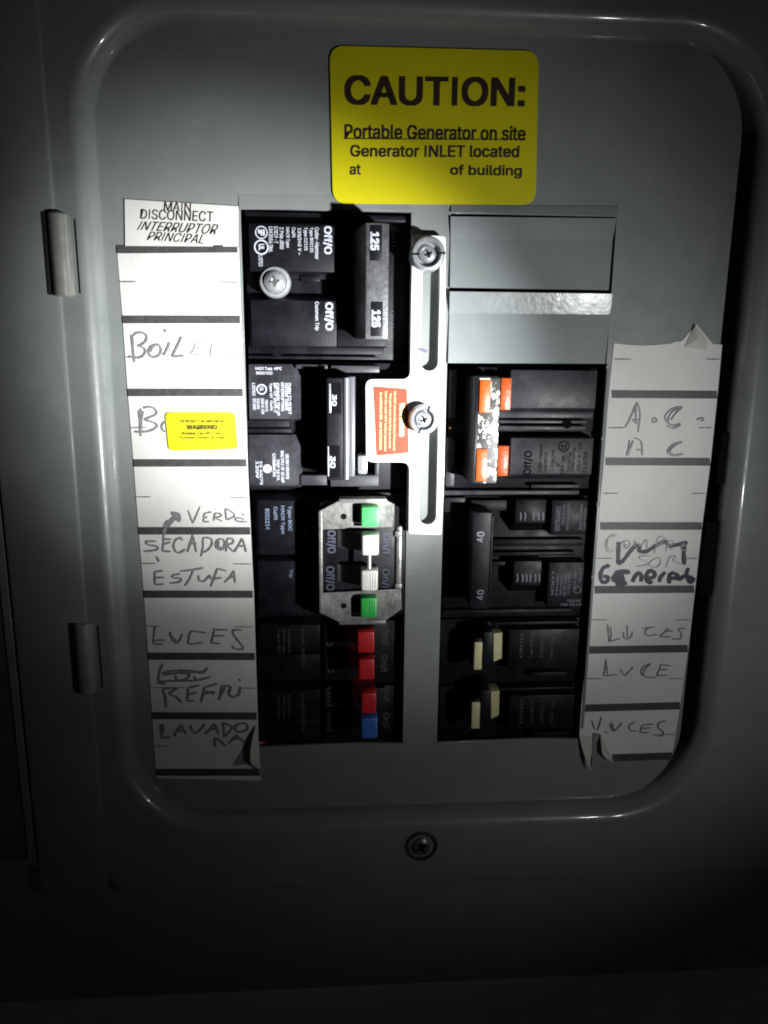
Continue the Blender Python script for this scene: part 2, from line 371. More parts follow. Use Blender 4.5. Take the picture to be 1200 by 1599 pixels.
# cover screws
def csc(px, py, d=H):
    c = U(px, py, d); g = G()
    g.lathe(c, [(0.27, d+0.001), (0.235, d+0.014), (0.20, d+0.002), (0.155, d-0.04)]); g.out('screw_dimple', DUSTY, panel)
    g = G(); g.lathe(c, [(0.155, d-0.03), (0.15, d+0.03), (0.11, d+0.06), (0.05, d+0.05), (0.02, d+0.0), (0.0, d+0.0)]); s_ = g.out('cover_screw', DARKM, panel)
    g = G(); g.cross(c, 0.085, 0.022, d+0.062, 0.5); g.out('cross_recess', BACK, s_)
csc(658, 1321)

# ------------------------------------------------------------------ labels on the dead front
def strip_mesh(L, R, name, m, parent, d=0.012, wr=0.006, extra_top=None, extra_bot=None, cols_=14, seed=0):
    """paper strip as a gently wrinkled sheet: L and R are photo edge points from top to bottom"""
    rnd = random.Random(seed); rows = []
    for i in range(len(L)-1):
        n = 6
        for k in range(n):
            t = k/n; rows.append(((L[i][0]+(L[i+1][0]-L[i][0])*t, L[i][1]+(L[i+1][1]-L[i][1])*t), (R[i][0]+(R[i+1][0]-R[i][0])*t, R[i][1]+(R[i+1][1]-R[i][1])*t)))
    rows.append((L[-1], R[-1])); vs = []
    for i, (a, b) in enumerate(rows):
        for k in range(cols_+1):
            t = k/cols_; px = a[0]+(b[0]-a[0])*t; py = a[1]+(b[1]-a[1])*t
            if i == 0 and extra_top: py += extra_top(t)
            if i == len(rows)-1 and extra_bot: py += extra_bot(t)
            x, y = U(px, py, d); vs.append((x, y, d+wr*0.5*math.sin(i*0.35+k*0.6+seed)*math.sin(k*0.9+i*0.13)))
    c = cols_+1
    fs = [(i*c+k, (i+1)*c+k, (i+1)*c+k+1, i*c+k+1) for i in range(len(rows)-1) for k in range(cols_)]
    g = G(); g.raw(vs, fs); n0 = len(vs)
    # back layer for thickness
    g.raw([(x, y, z-0.005) for x, y, z in vs], [f[::-1] for f in fs])
    return g.out(name, m, parent)
left = thing('directory_strip', 'white label strip left of the breakers, pencilled BOILER, SECADORA, REFRI', 'label', (320, 1215), 0.0)
ly = [389, 499, 613, 723, 829, 928, 1025, 1118, 1206]
lx = [183, 192, 200, 209, 217, 225, 232, 238, 244]
rx = [373.5, 377, 382, 387, 392, 397, 400, 403, 407]
L = [(lx[i], ly[i]) for i in range(9)]+[(246, 1217)]; R = [(rx[i], ly[i]+1) for i in range(9)]+[(408, 1221)]
strip_mesh([(182, 384)]+L, [(373, 386)]+R, 'paper', PAPER, left, extra_bot=lambda t: -5+6*math.sin(t*19)*math.sin(t*7), seed=2)
BX = [(183, 371), (192, 375), (200, 379.5), (209, 385), (217, 391), (225, 395), (232, 398), (238, 401), (244, 406)]
def bars(parent, ylist, bx, d, th=5.4, slope=None):
    for i, y in enumerate(ylist):
        a, b = bx[i]; s0 = slope[i] if slope else 0
        q = quadmap([(a, y-th-s0), (b, y-th+s0), (b+0.5, y+th+s0), (a+0.5, y+th-s0)], d)
        g = G(); g.prism([q], d-0.002, d+0.001, 0); g.out('printed_bar', BAR, parent)
        th -= 0.07
bars(left, ly, BX, 0.0215, 6.0, [-0.6, 0, 0, 0, 0, 0, 0.3, 0.4, 0])
g = G()
for (y, a, b, c_, e) in ((440, 187, 213, 342, 374), (558, 196, 222, 350, 381), (668, 204, 229, 356, 386), (776, 213, 236, 359, 388), (880, 221, 244, 364, 394), (978, 229, 252, 367, 397), (1074, 236, 290, 376, 400), (1165, 242, 263, 242, 243)):
    for p, q in (((a, y), (b, y)), ((c_, y+0.5), (e, y+1))):
        if q[0]-p[0] > 2: g = G(); g.stroke([p, q], 0.014, 0.023); g.out('tick_mark', INKT, left)
def Z(ox, oy, sc_, strokes): return [[(ox+x/sc_, oy+y/sc_) for x, y in s] for s in strokes]
dk = [0.0235]
def write(parent, groups, w, m, name='handwriting'):
    g = G()
    for s in groups:
        dk[0] += 0.00025; g.stroke(s, w*(0.82 if m is not MARK else 1), dk[0])
    o = g.out(name, m, parent, smooth=False); dk[0] = 0.0235; return o
boil = Z(200, 500, 6.667, [[(35, 150), (45, 220), (55, 320), (72, 440)], [(50, 160), (55, 260), (62, 400)], [(55, 165), (90, 135), (150, 130), (195, 160), (190, 215), (150, 250), (105, 268)], [(105, 268), (160, 285), (185, 320), (165, 365), (120, 390), (60, 385), (5, 380)],
     [(300, 255), (245, 275), (220, 325), (235, 370), (280, 385), (330, 360), (348, 310), (330, 265), (300, 255), (262, 280), (240, 330)], [(435, 230), (410, 300), (370, 370)], [(395, 95), (385, 125)], [(562, 172), (520, 265), (462, 380)], [(462, 380), (520, 376), (590, 368)]])
write(left, boil, 0.036, PEN)
boil2 = Z(200, 500, 6.667, [[(705, 245), (690, 300), (665, 360), (760, 358)], [(690, 300), (760, 300)], [(705, 243), (815, 243)], [(885, 240), (870, 300), (868, 380)], [(980, 380), (1020, 395), (1045, 390)], [(1045, 392), (1170, 392)]])
write(left, boil2, 0.02, PENL)
b2 = Z(200, 620, 12, [[(245, 215), (235, 400), (235, 600), (245, 740)], [(290, 265), (265, 380), (250, 560), (238, 700)], [(200, 250), (215, 300), (222, 420)], [(125, 650), (240, 655), (380, 640), (490, 600), (550, 535), (480, 475), (310, 425)], [(310, 420), (420, 375), (520, 330), (540, 270), (480, 205), (390, 185), (290, 205)], [(700, 460), (645, 520), (645, 600), (700, 655)]])
write(left, b2, 0.036, PEN)
ver = Z(220, 780, 6.667, [[(495, 110), (545, 250)], [(545, 250), (620, 75)], [(690, 140), (665, 155), (655, 235)], [(655, 190), (700, 185)], [(655, 235), (715, 230)], [(690, 140), (740, 130)], [(775, 145), (762, 225)], [(775, 145), (835, 150), (830, 180), (775, 190), (850, 225)], [(885, 95), (895, 215)], [(885, 95), (960, 135), (975, 175), (900, 215)], [(1060, 150), (1085, 165)], [(990, 185), (1005, 225), (1115, 235)], [(1000, 190), (1060, 200), (1070, 215)]])
write(left, ver, 0.027, PEN)
arr = Z(220, 780, 6.667, [[(240, 370), (270, 280), (330, 195), (400, 150)], [(275, 290), (330, 230), (400, 160)], [(400, 150), (330, 140), (360, 170), (400, 150), (405, 225), (375, 190)], [(245, 290), (290, 215)]])
write(left, arr, 0.05, PEN)
sec = Z(220, 780, 6.667, [[(50, 438), (165, 435)], [(50, 445), (90, 475), (175, 490), (165, 525), (35, 542)], [(240, 370), (240, 450), (228, 540)], [(245, 415), (325, 415)], [(240, 465), (315, 445)], [(230, 540), (320, 542)], [(430, 395), (370, 420), (345, 480), (365, 540), (410, 555), (470, 515)], [(415, 400), (440, 430)], [(545, 370), (520, 460), (488, 550)], [(545, 370), (565, 460), (580, 550)], [(500, 465), (585, 455)], [(650, 400), (650, 500), (630, 595)], [(650, 400), (730, 405), (745, 460), (710, 520), (650, 555)], [(830, 410), (790, 440), (790, 500), (840, 525), (875, 485), (870, 425), (830, 410)], [(815, 430), (815, 500), (850, 500)], [(905, 410), (890, 545)], [(905, 405), (965, 415), (960, 455), (910, 480), (975, 548)], [(1060, 405), (1020, 480), (975, 548)], [(1060, 405), (1085, 480), (1100, 550)], [(1020, 490), (1090, 485)], [(170, 595), (195, 650)]])
write(left, sec, 0.034, PEN)
est = Z(220, 780, 6.667, [[(150, 750), (150, 885)], [(150, 755), (240, 740)], [(150, 815), (250, 812)], [(145, 888), (240, 882)], [(415, 775), (340, 790), (345, 815), (425, 825), (400, 860), (310, 872)], [(415, 748), (530, 735), (655, 712)], [(550, 735), (510, 830), (462, 900)], [(605, 790), (610, 840), (665, 850), (720, 790), (728, 830)], [(800, 720), (770, 810), (730, 910)], [(800, 720), (900, 745)], [(740, 830), (850, 815)], [(975, 740), (935, 800), (875, 865)], [(975, 740), (985, 870)], [(920, 820), (990, 800)]])
write(left, est, 0.034, PEN)
luc = Z(225, 960, 6.667, [[(115, 140), (105, 225), (105, 310)], [(105, 310), (205, 305)], [(110, 270), (230, 262)], [(95, 120), (130, 140)], [(275, 175), (300, 260), (345, 300)], [(265, 205), (310, 240), (345, 300)], [(345, 300), (385, 250), (400, 200)], [(650, 190), (560, 178), (490, 180), (470, 260), (475, 303), (620, 292)], [(740, 140), (720, 230), (705, 295)], [(745, 158), (880, 158)], [(725, 222), (840, 218)], [(700, 298), (805, 300)], [(1020, 160), (945, 160), (930, 190), (975, 260), (1030, 330), (1030, 360), (960, 355), (920, 325)]])
write(left, luc, 0.034, PEN)
ref = Z(225, 960, 6.667, [[(198, 510), (165, 600), (150, 710)], [(150, 700), (260, 690), (420, 688), (550, 685), (700, 645)], [(190, 610), (300, 585), (420, 580), (530, 585)], [(200, 630), (330, 610), (480, 600), (640, 605)], [(330, 630), (350, 680), (430, 675), (480, 625), (380, 610)], [(540, 585), (600, 610), (670, 550)], [(530, 640), (545, 685)], [(545, 600), (650, 590)], [(150, 715), (230, 718)],
   [(205, 780), (225, 880), (235, 970)], [(195, 770), (240, 880)], [(210, 770), (350, 765), (270, 820), (340, 860), (400, 915)], [(465, 765), (455, 900)], [(465, 765), (580, 735)], [(460, 830), (560, 810)], [(455, 900), (530, 895)], [(635, 750), (620, 830), (595, 915)], [(635, 760), (770, 715)], [(620, 835), (725, 800), (720, 835)], [(650, 790), (710, 820)], [(815, 750), (795, 880)], [(780, 890), (850, 760)], [(815, 745), (905, 750), (890, 820), (930, 860), (990, 830)], [(1010, 750), (990, 850)], [(1000, 670), (1005, 690)]])
write(left, ref, 0.040, PEN)
lav = Z(235, 1110, 6.667, [[(110, 140), (115, 220), (125, 285)], [(135, 140), (140, 230)], [(125, 285), (205, 270)], [(325, 145), (285, 200), (250, 265)], [(325, 145), (350, 200), (375, 245)], [(280, 215), (360, 205)], [(420, 145), (435, 200), (475, 240)], [(475, 240), (530, 190), (575, 135)], [(675, 130), (630, 190), (570, 240)], [(675, 130), (700, 200), (715, 245)], [(630, 195), (710, 190)], [(765, 125), (770, 275)], [(750, 125), (850, 160), (840, 200), (780, 270)], [(950, 130), (895, 155), (895, 210), (960, 220), (1015, 185), (1000, 135), (950, 130)], [(675, 280), (675, 380)], [(690, 280), (770, 350), (795, 355)], [(910, 250), (820, 340)], [(900, 255), (985, 335)], [(850, 300), (930, 290)]])
write(left, lav, 0.042, PEN)
# torn, curled corner at the bottom right of the strip
def curl(parent, pts, m=PAPERD, name='curled_flap'):
    P = []
    for (px, py, d) in pts: x, y = U(px, py, d); P.append((x, y, d))
    g = G(); n = 8; vs = []; A, B, C = [Vector(p) for p in P[:3]]
    for i in range(n+1):
        t = i/n; a = A.lerp(C, t); b = B.lerp(C, t)
        bulge = 0.05*math.sin(t*math.pi)
        for k in range(5): q = a.lerp(b, k/4); vs.append((q.x-bulge*0.4, q.y, q.z+bulge))
    fs = [(i*5+k, i*5+k+1, i*5+5+k+1, i*5+5+k) for i in range(n) for k in range(4)]
    g.raw(vs, fs); return g.out(name, m, parent)
q = [(364, 1196), (380, 1170), (397, 1134), (401, 1150), (392, 1193)]
g = G(); g.prism([roundpoly(quadmap(q, 0.024), 0.03)], 0.0235, 0.0245, 0); g.out('torn_gap', PAINT, left)
curl(left, [(400, 1132, 0.03), (406, 1195, 0.03), (391, 1188, 0.17)])
curl(left, [(388, 1192, 0.025), (407, 1204, 0.025), (404, 1192, 0.10)])

md = thing('printed_label', 'printed MAIN DISCONNECT INTERRUPTOR PRINCIPAL label pasted above the left label strip', 'label', (284, 384), 0.0)
strip_mesh([(195, 311), (196, 384)], [(373, 322), (372.5, 385)], 'paper', PAPER, md, d=0.024, wr=0.004, seed=5)
g = G(); d = 0.0275
g.text('MAIN', [(257, 315), (299, 317), (298, 331), (256, 329)], d, off=0.012); g.text('DISCONNECT', [(220, 326), (334, 330), (333, 347), (219, 342)], d, off=0.012)
g.text('INTERRUPTOR', [(218, 345), (342, 350), (339, 367), (214, 359)], d, off=0.012, shear=0.3); g.text('PRINCIPAL', [(232, 361), (320, 366), (318, 381), (229, 375)], d, off=0.012, shear=0.3)
g.out('lettering', INK, md, smooth=False)

ys_ = thing('warning_sticker', 'small bright yellow WARNING sticker stuck over the second B word of the left strip', 'sticker', (315, 703), 0.02)
q = roundpoly(quadmap([(258, 644), (367, 644), (372, 701), (264, 704)], 0.034), 0.07)
g = G(); g.prism([q], 0.024, 0.034, 0.002); g.out('backing', YELB, ys_)
g = G(); d = 0.0355
g.text('GENERATOR BREAKER', [(281, 655), (350, 655), (350, 660), (281, 660)], d, off=0.03); g.text('WARNING', [(291, 663), (340, 663), (340, 671), (291, 671)], d, off=0.05)
g.text('Breaker can NOT be', [(284, 674), (344, 674), (344, 679), (284, 679)], d, off=0.03); g.text('If power comes on main', [(281, 681), (352, 681), (352, 686), (281, 686)], d, off=0.03)
g.out('lettering', YINK, ys_, smooth=False)

cs = thing('caution_sticker', 'large yellow CAUTION sticker about the portable generator, above the breakers', 'sticker', (678, 318), 0.0)
q = quadmap([(515, 71), (842, 79.5), (837, 320), (520, 318)], 0.034)
g = G(); g.prism([roundpoly(q, 0.2, 8)], 0.027, 0.034, 0.002); g.out('backing', YEL, cs)
g = G(); d = 0.0355
g.text('CAUTION:', [(538, 117), (822, 121), (820, 167), (538, 164)], d, off=0.028)
g.text('Portable Generator on site', [(538, 193), (822, 197), (821, 220), (538, 217)], d, off=0.026)
g.text('Generator INLET located', [(547, 226), (812, 227), (811, 246), (547, 245)], d, off=0.026)
g.text('at', [(546, 257), (564, 257), (564, 273), (546, 273)], d, off=0.026); g.text('of building', [(703, 257), (816, 258), (815, 279), (703, 277)], d, off=0.026)
g.prism([quadmap([(537, 215.5), (821, 217), (821, 218.6), (537, 217.2)], d)], d-0.0012, d+0.0008, 0)
g.out('lettering', INK, cs, smooth=False)

right = thing('directory_strip', 'torn white label strip right of the breakers with A.C. and marker scribble', 'label', (1000, 1190), 0.0)
ry = [616, 721, 821.5, 920.5, 1014, 1104, 1182]
L = [(959, 536), (951, 616), (943, 721), (934, 821), (926, 920), (917, 1014), (908, 1104), (905, 1150), (921, 1180)]
R = [(1128, 537), (1121, 616), (1110, 721), (1097, 821), (1086, 920), (1075, 1014), (1062, 1104), (1055, 1150), (1050, 1180)]
def tear(t):
    return 3*math.sin(t*6)+(-26*max(0, 1-abs(t-0.76)/0.13) if t < 0.9 else 4) - (2 if t > .55 else 0)
strip_mesh(L, R, 'paper', PAPER, right, extra_top=tear, extra_bot=lambda t: 6*(1-t)*math.sin(t*9), cols_=34, seed=9)
RB = [(956, 1120), (946, 1109), (938, 1096), (929, 1084), (920, 1074), (912, 1062), (957, 1050)]
bars(right, ry, RB, 0.0215, 6.0, [0.5, 0.3, 0, -0.5, -1.2, -2, -1.5])
g = G()
for (y, a, b, c_, e) in ((561, 960, 986, 1103, 1125), (668, 951, 976, 1091, 1113), (770.5, 942, 966, 1080, 1102), (872, 932, 957, 1071, 1090), (968, 924, 949, 1056, 1079), (1060, 916, 941, 1047, 1067), (1147, 1028, 1056, 1028, 1056)):
    for p, q in (((a, y), (b, y)), ((c_, y), (e, y)))[:1 if c_ == a else 2]:
        g = G(); g.stroke([p, q], 0.013, 0.023); g.out('tick_mark', INKT, right)
ac = Z(920, 620, 6.316, [[(480, 50), (430, 170), (360, 300)], [(465, 75), (420, 180), (380, 270)], [(480, 50), (505, 150), (500, 250), (485, 350)], [(470, 75), (465, 180), (472, 270)], [(425, 228), (505, 225)], [(440, 235), (480, 270)], [(650, 205), (628, 225), (635, 250), (668, 240), (660, 208), (640, 215)], [(925, 95), (840, 110), (770, 160), (755, 215), (800, 270), (850, 280), (905, 260)], [(900, 105), (820, 150), (785, 215), (790, 265), (850, 280)], [(925, 100), (860, 160), (810, 230)], [(775, 280), (830, 308), (910, 275)], [(1065, 225), (1120, 205), (1135, 235)], [(1105, 235), (1135, 232)],
   [(405, 425), (395, 500), (375, 580)], [(440, 430), (410, 510), (385, 580)], [(450, 405), (510, 430), (530, 490)], [(475, 520), (535, 525)], [(525, 490), (530, 580)], [(925, 442), (840, 465), (785, 520), (785, 560), (840, 578), (935, 562)], [(920, 448), (850, 480), (800, 540), (850, 572)]])
write(right, ac, 0.026, PEN)
com = Z(920, 820, 6.667, [[(300, 100), (230, 110), (175, 180), (185, 260), (235, 298)], [(280, 115), (215, 130), (190, 200), (210, 255), (260, 270)], [(385, 165), (345, 180), (335, 225), (380, 245), (425, 220), (425, 170), (385, 165)], [(370, 180), (375, 230), (400, 200)], [(480, 160), (475, 225)], [(480, 160), (540, 215), (600, 150), (605, 240)], [(720, 130), (700, 220), (680, 300)], [(715, 130), (770, 120), (790, 150), (720, 210)], [(820, 165), (805, 280)], [(820, 165), (880, 170), (870, 200), (820, 220), (875, 265)], [(990, 180), (960, 250), (1030, 265)], [(965, 215), (1020, 212)],
   [(635, 322), (545, 325), (535, 350), (620, 390), (600, 415), (495, 435)], [(700, 345), (640, 385), (640, 430), (700, 440), (745, 400), (740, 345), (700, 345)], [(845, 330), (825, 380), (805, 440)], [(840, 330), (905, 320), (880, 370), (940, 395), (990, 415)]])
write(right, com, 0.020, PENL)
mk = Z(920, 820, 6.667, [[(310, 175), (308, 290), (305, 408)], [(305, 408), (360, 370), (420, 290), (480, 225), (535, 205)], [(535, 205), (530, 270), (600, 275), (700, 215), (805, 160)], [(805, 160), (830, 215), (900, 210), (1030, 180)], [(1000, 185), (990, 290), (995, 415)],
   [(220, 420), (150, 450), (120, 530), (140, 590), (190, 590), (200, 545), (150, 535)], [(255, 530), (260, 575), (310, 580), (330, 520), (300, 490), (265, 540), (310, 560)], [(300, 490), (360, 480), (420, 490), (350, 500), (340, 560), (330, 610)], [(320, 500), (300, 610), (345, 640)], [(350, 520), (360, 590), (350, 650)], [(380, 610), (400, 605)], [(455, 595), (480, 540), (520, 500), (550, 530), (545, 590)], [(590, 560), (680, 540), (680, 490), (630, 480), (600, 540), (620, 595), (665, 590)], [(735, 595), (750, 540), (800, 490)], [(840, 610), (840, 530), (880, 500), (930, 540), (830, 560)], [(900, 560), (960, 560), (970, 530)], [(1040, 445), (1020, 510), (1050, 590), (1090, 570), (1060, 545), (1000, 535)], [(960, 545), (1010, 530)]])
write(right, mk, 0.062, MARK, 'marker_scribble')
lr = Z(900, 960, 6.147, [[(305, 95), (312, 180), (318, 265)], [(330, 120), (338, 190), (330, 250)], [(315, 262), (430, 225)], [(490, 100), (495, 220)], [(455, 165), (465, 225), (500, 235)], [(545, 160), (530, 210), (490, 235)], [(640, 135), (760, 115)], [(740, 118), (680, 140), (665, 180), (700, 200), (780, 190)], [(880, 130), (850, 170), (810, 210), (910, 210)], [(840, 165), (930, 155)], [(870, 135), (930, 165)], [(1050, 130), (985, 140), (1010, 180), (1000, 230), (920, 232)],
   [(288, 425), (280, 500), (265, 590)], [(290, 430), (300, 575)], [(262, 588), (400, 575)], [(430, 520), (445, 560), (475, 585)], [(475, 585), (510, 545), (550, 500)], [(725, 470), (650, 500), (625, 560), (680, 600), (770, 600)], [(715, 475), (660, 530), (650, 580)], [(820, 475), (800, 530), (775, 590)], [(820, 480), (910, 490)], [(800, 530), (880, 525)], [(775, 588), (880, 580)],
   [(155, 1020), (165, 1060), (185, 1100)], [(245, 980), (225, 1060), (205, 1110)], [(270, 1130), (310, 1130)], [(330, 1040), (340, 1090), (360, 1120)], [(360, 1120), (410, 1080), (440, 1035)], [(350, 1040), (365, 1100), (400, 1100)], [(570, 1030), (515, 1060), (525, 1110), (590, 1120)], [(640, 1065), (620, 1130), (700, 1130)], [(640, 1060), (750, 1050)], [(640, 1095), (720, 1085)], [(860, 1020), (800, 1040), (790, 1080), (840, 1130), (820, 1165), (740, 1150)]])
write(right, lr, 0.024, PEN)
q = [(927, 1145), (939, 1147), (946, 1178), (951, 1200), (940, 1192), (925, 1198)]
g = G(); g.prism([roundpoly(quadmap(q, 0.05), 0.03)], 0.024, 0.03, 0); g.out('torn_gap', PAINT, right)
curl(right, [(938, 1146, 0.03), (959, 1190, 0.03), (941, 1178, 0.15)])
curl(right, [(905, 1150, 0.03), (924, 1150, 0.03), (922, 1205, 0.12)], PAPERD)
g = G(); vs = []
for (px, py, d) in ((1078, 523, .02), (1087, 507, .06), (1096, 518, .07), (1106, 534, .05), (1103, 547, .03), (1070, 541, .022)): a = U(px, py, d); vs.append((a[0], a[1], d))
c0 = U(1090, 530, 0.08); vs.append((c0[0], c0[1], 0.08))
g.raw(vs, [(6, k, (k+1) % 6) for k in range(6)]); g.out('torn_flap', PAPERD, right, smooth=False)

# ------------------------------------------------------------------ breakers
def ring(g, px, py, r, w, d, n=24):
    c = U(px, py, d)
    vs = []
    for k in range(n):
        a = 2*math.pi*k/n; vs += [(c[0]+(r-w)*math.cos(a), c[1]+(r-w)*math.sin(a), d), (c[0]+r*math.cos(a), c[1]+r*math.sin(a), d)]
    g.raw(vs, [(2*k, 2*k+1, (2*k+3) % (2*n), (2*k+2) % (2*n)) for k in range(n)])
def pad(g, px, d0, d1, slope_top=0, slope_bot=0, slope_r=0, bev=0.014):
    """raised face; slopes are photo pixels by which the foot reaches past the front face"""
    f = PR(px, d1); b = PR((px[0], px[1]-slope_top, px[2]+slope_r, px[3]+slope_bot), d1)
    g.frus((b[0], b[1], b[2], b[3]), f, d0, d1, bev)

# main two-pole breaker
mb = thing('circuit_breaker', 'large black two-pole 125 main breaker with wide handle and silver screw, top left', 'breaker', (510, 562), -0.5)
g = G(); g.pbox((386, 333, 637, 561), -0.5, -0.16, 0.003)
g.pbox((388, 542, 600, 553), -0.17, -0.02, 0.01); g.pbox((388, 556, 590, 561), -0.17, -0.06, 0.008)
body = g.out('body', BLK, mb)
g = G(); pad(g, (390, 351, 522, 424), -0.17, 0.10, 13, 2, 6); g.pbox((395, 425, 600, 436), -0.17, -0.08, 0.01); g.pbox((470, 430, 500, 440), -0.17, -0.05, 0.01); g.out('upper_face', BLK, mb)
g = G(); pad(g, (393, 469, 526, 541), -0.17, 0.10, 12, 2, 0); pad(g, (527, 515, 604, 541), -0.17, 0.09, 6, 2, 2); g.out('lower_face', BLK, mb)
g = G(); g.pbox((533, 336, 634, 346), -0.17, 0.02, 0.015); g.pbox((530, 350, 572, 528), -0.17, 0.06, 0.05); g.out('handle_housing', BLK, mb)
g = G(); f = PR((571, 348, 607, 530), 0.62); g.frus((f[0]-0.18, f[1]+0.02, f[2]+0.05, f[3]-0.02), f, -0.1, 0.62, 0.02); h = g.out('handle', HGREY, mb, label='worn grey handle bar')
for px in ((578, 351, 597, 407), (579.5, 471, 598, 525)):
    g = G(); g.pbox(px, 0.60, 0.626, 0.003); g.out('rating_plate', BLK, h)
g = G(); g.text('125', (578.5, 362, 592.5, 391), 0.628, -1, 0.05); g.text('125', (580.5, 484, 594.5, 511), 0.628, -1, 0.05); g.out('lettering', PRINT, h, smooth=False)
g = G(); d = 0.103
g.text('Off/O', (505, 353, 519, 397), d, -1, 0.03); g.text('Off/O', (507, 472, 521, 516), d, -1, 0.03)
for (t, x, y0, y1) in (('Cutler-Hammer', 492, 355, 405), ('Type BR2125', 483, 355, 394), ('Type C2125', 474, 355, 391), ('120/240 V ~', 464.5, 356, 398), ('Cu/Al', 455.5, 355, 371), ('HACR Type', 446, 355, 387), ('2 Pole J800', 437, 355, 389), ('E7819 -T', 428, 354, 380), ('LR43556 Dist.', 420, 354, 394), ('LISTED', 404, 399, 416)):
    g.text(t, (x, y0, x+6.5, y1), d, -1, 0.02)
g.text('Common Trip', (491, 471, 498.5, 516), d, -1, 0.015)
g.text('SP', (403, 358, 414, 368), d, -1, 0.06); ring(g, 408.5, 363, 0.085, 0.014, d); ring(g, 408.5, 386, 0.10, 0.02, d); g.text('UL', (404, 381, 413, 391), d, -1, 0.04)
g.out('printed_text', PRINT, mb, smooth=False)
for q in ((608, 485, 617, 511), (610, 352, 619, 385)): g = G(); g.text('On/I', q, -0.155, -1, 0.01); g.out('on_mark', PRINT3, mb, smooth=False)
c = U(429.5, 440, 0.16); g = G(); g.lathe(c, [(0.215, 0.0), (0.215, 0.10), (0.20, 0.13), (0.165, 0.135), (0.15, 0.11)]); ws = g.out('washer', ZINC, mb)
g = G(); g.lathe(c, [(0.15, 0.11), (0.15, 0.15), (0.13, 0.185), (0.09, 0.21), (0.045, 0.218), (0.015, 0.20), (0.0, 0.20)]); g.out('screw_head', ZINC, ws)
g = G(); g.cross(c, 0.07, 0.016, 0.221, 0.1); g.out('cross_recess', DARKM, ws)
g = G(); g.lathe(U(433, 549, 0), [(0.0, -0.012), (0.07, -0.012), (0.07, -0.03)], 20); g.out('notch', BACK, mb)

# second breaker, left column
b2_ = thing('circuit_breaker', 'black two-pole breaker with glossy ridged tie handle, below the main breaker', 'breaker', (500, 765), -0.5)
g = G(); g.pbox((388, 566, 637, 765), -0.5, -0.2, 0.02); g.pbox((388, 656, 452, 667), -0.21, -0.03, 0.01); g.pbox((388, 669, 455, 676), -0.21, -0.10, 0.01); g.out('body', BLK, b2_)
for k, (y0, y1, y2) in enumerate(((569, 589, 654), (679, 698, 758))):
    g = G(); dt, df = -0.10, 0.01
    rows = [(389, 454+2*k, y0, dt), (389, 461, y1, df), (390, 461, y2, df), (390, 463, y2+3, -0.2)]
    vs = []
    for (xl, xr, y, d) in rows: a = U(xl, y, d); b = U(xr, y, d); e = U(xr+11, y, d); vs += [(a[0], a[1], d), (b[0], b[1], d), (b[0]+0.09, b[1], d-0.10 if d > -0.15 else d), (b[0]+0.10, b[1], -0.2)]
    fs = [(4*i+j, 4*i+4+j, 4*i+5+j, 4*i+1+j) for i in range(3) for j in range(3)]
    a = vs[0]; vs += [(a[0], a[1], -0.2), (vs[3][0], a[1], -0.2)]; fs.append((0, 1, 2, 3, 13, 12) if False else (0, 1, 2, 17, 16))
    vs2 = vs[:]; g.raw(vs2, [f for f in fs]); g.out('label_face', DUSTY, b2_)
d = 0.0125; g = G()
g.text('HACR Type  40°C', (399, 573, 440, 579), -0.05, 0, 0.03); g.text('SWD/HID RATED', (400, 580, 426, 585.5), -0.01, 0, 0.03)
lines = ['LISTED', 'CIRCUIT BREAKER', '10 kA 240V', 'ISSUE HE-3184', '120/240V AC', 'Type QT  Cu/Al', 'MP-GT 60/75 C', 'COMMON TRIP 2P', 'INTERRUPTING', 'CURRENT 10000A', 'PUSH TO RESET']
for i, (x, y0, y1) in enumerate(((394, 598, 618), (395, 622, 640), (401, 622, 639), (408, 622, 647), (414, 624, 643), (421, 598, 641), (427, 598, 644), (432, 598, 649), (439, 597, 642), (445, 598, 641), (450, 598, 647))):
    g.text(lines[i], (x, y0, x+5, y1), d, -1, 0.03)
ring(g, 409, 608, 0.075, 0.018, d); g.text('UL', (406, 604, 412, 611), d, -1, 0.03)
for (t, x, y0, y1) in (('120V', 399.5, 720, 747), ('15 60/75', 405.5, 720, 757), ('COMMON', 426, 708, 744), ('TRIP 10 KA', 432, 717, 750), ('MULTIPLE OF 30 AMP', 439, 704, 754), ('USE ONLY BREAKERS', 446.5, 709, 748)): g.text(t, (x, y0, x+5, y1), d, -1, 0.03)
c = U(418, 732, d); g.raw([(c[0]+0.065*math.cos(a*math.pi/12), c[1]+0.065*math.sin(a*math.pi/12), d) for a in range(24)], [tuple(range(24))])
g.out('printed_text', PRINT, b2_, smooth=False)
for px, d in (((517, 571, 593, 582), 0.0), ((462, 569, 512, 576), -0.05), ((470, 742, 512, 758), -0.02)): g = G(); g.pbox(px, -0.21, d, 0.015); g.out('ledge', DUSTY, b2_)
g = G(); q = PR((516, 742, 592, 760), 0.06); q2 = PR((586, 715, 592, 760), 0.06)
g.box(q, -0.21, 0.06, 0.02); g.box((q2[0], q[3]-0.005, q2[2], q2[3]), -0.21, 0.065, 0.015); g.out('handle_frame', DUSTY, b2_)
g = G(); f = PR((511, 590, 538, 750), 0.40); g.frus((f[0]-0.02, f[1], f[2]+0.05, f[3]), f, -0.15, 0.40, 0.02); h = g.out('handle', BLK, b2_)
f2 = PR((536, 590, 546, 748), 0.40); g = G()
n = 10; vs = []; zs = (f2[1], f2[3]); rr_ = (f2[2]-f2[0])/2
for y in zs:
    for k in range(n+1):
        a = math.pi*(k/n); vs.append(((f2[0]+f2[2])/2-rr_*math.cos(a), y, 0.38+rr_*1.1*math.sin(a)))
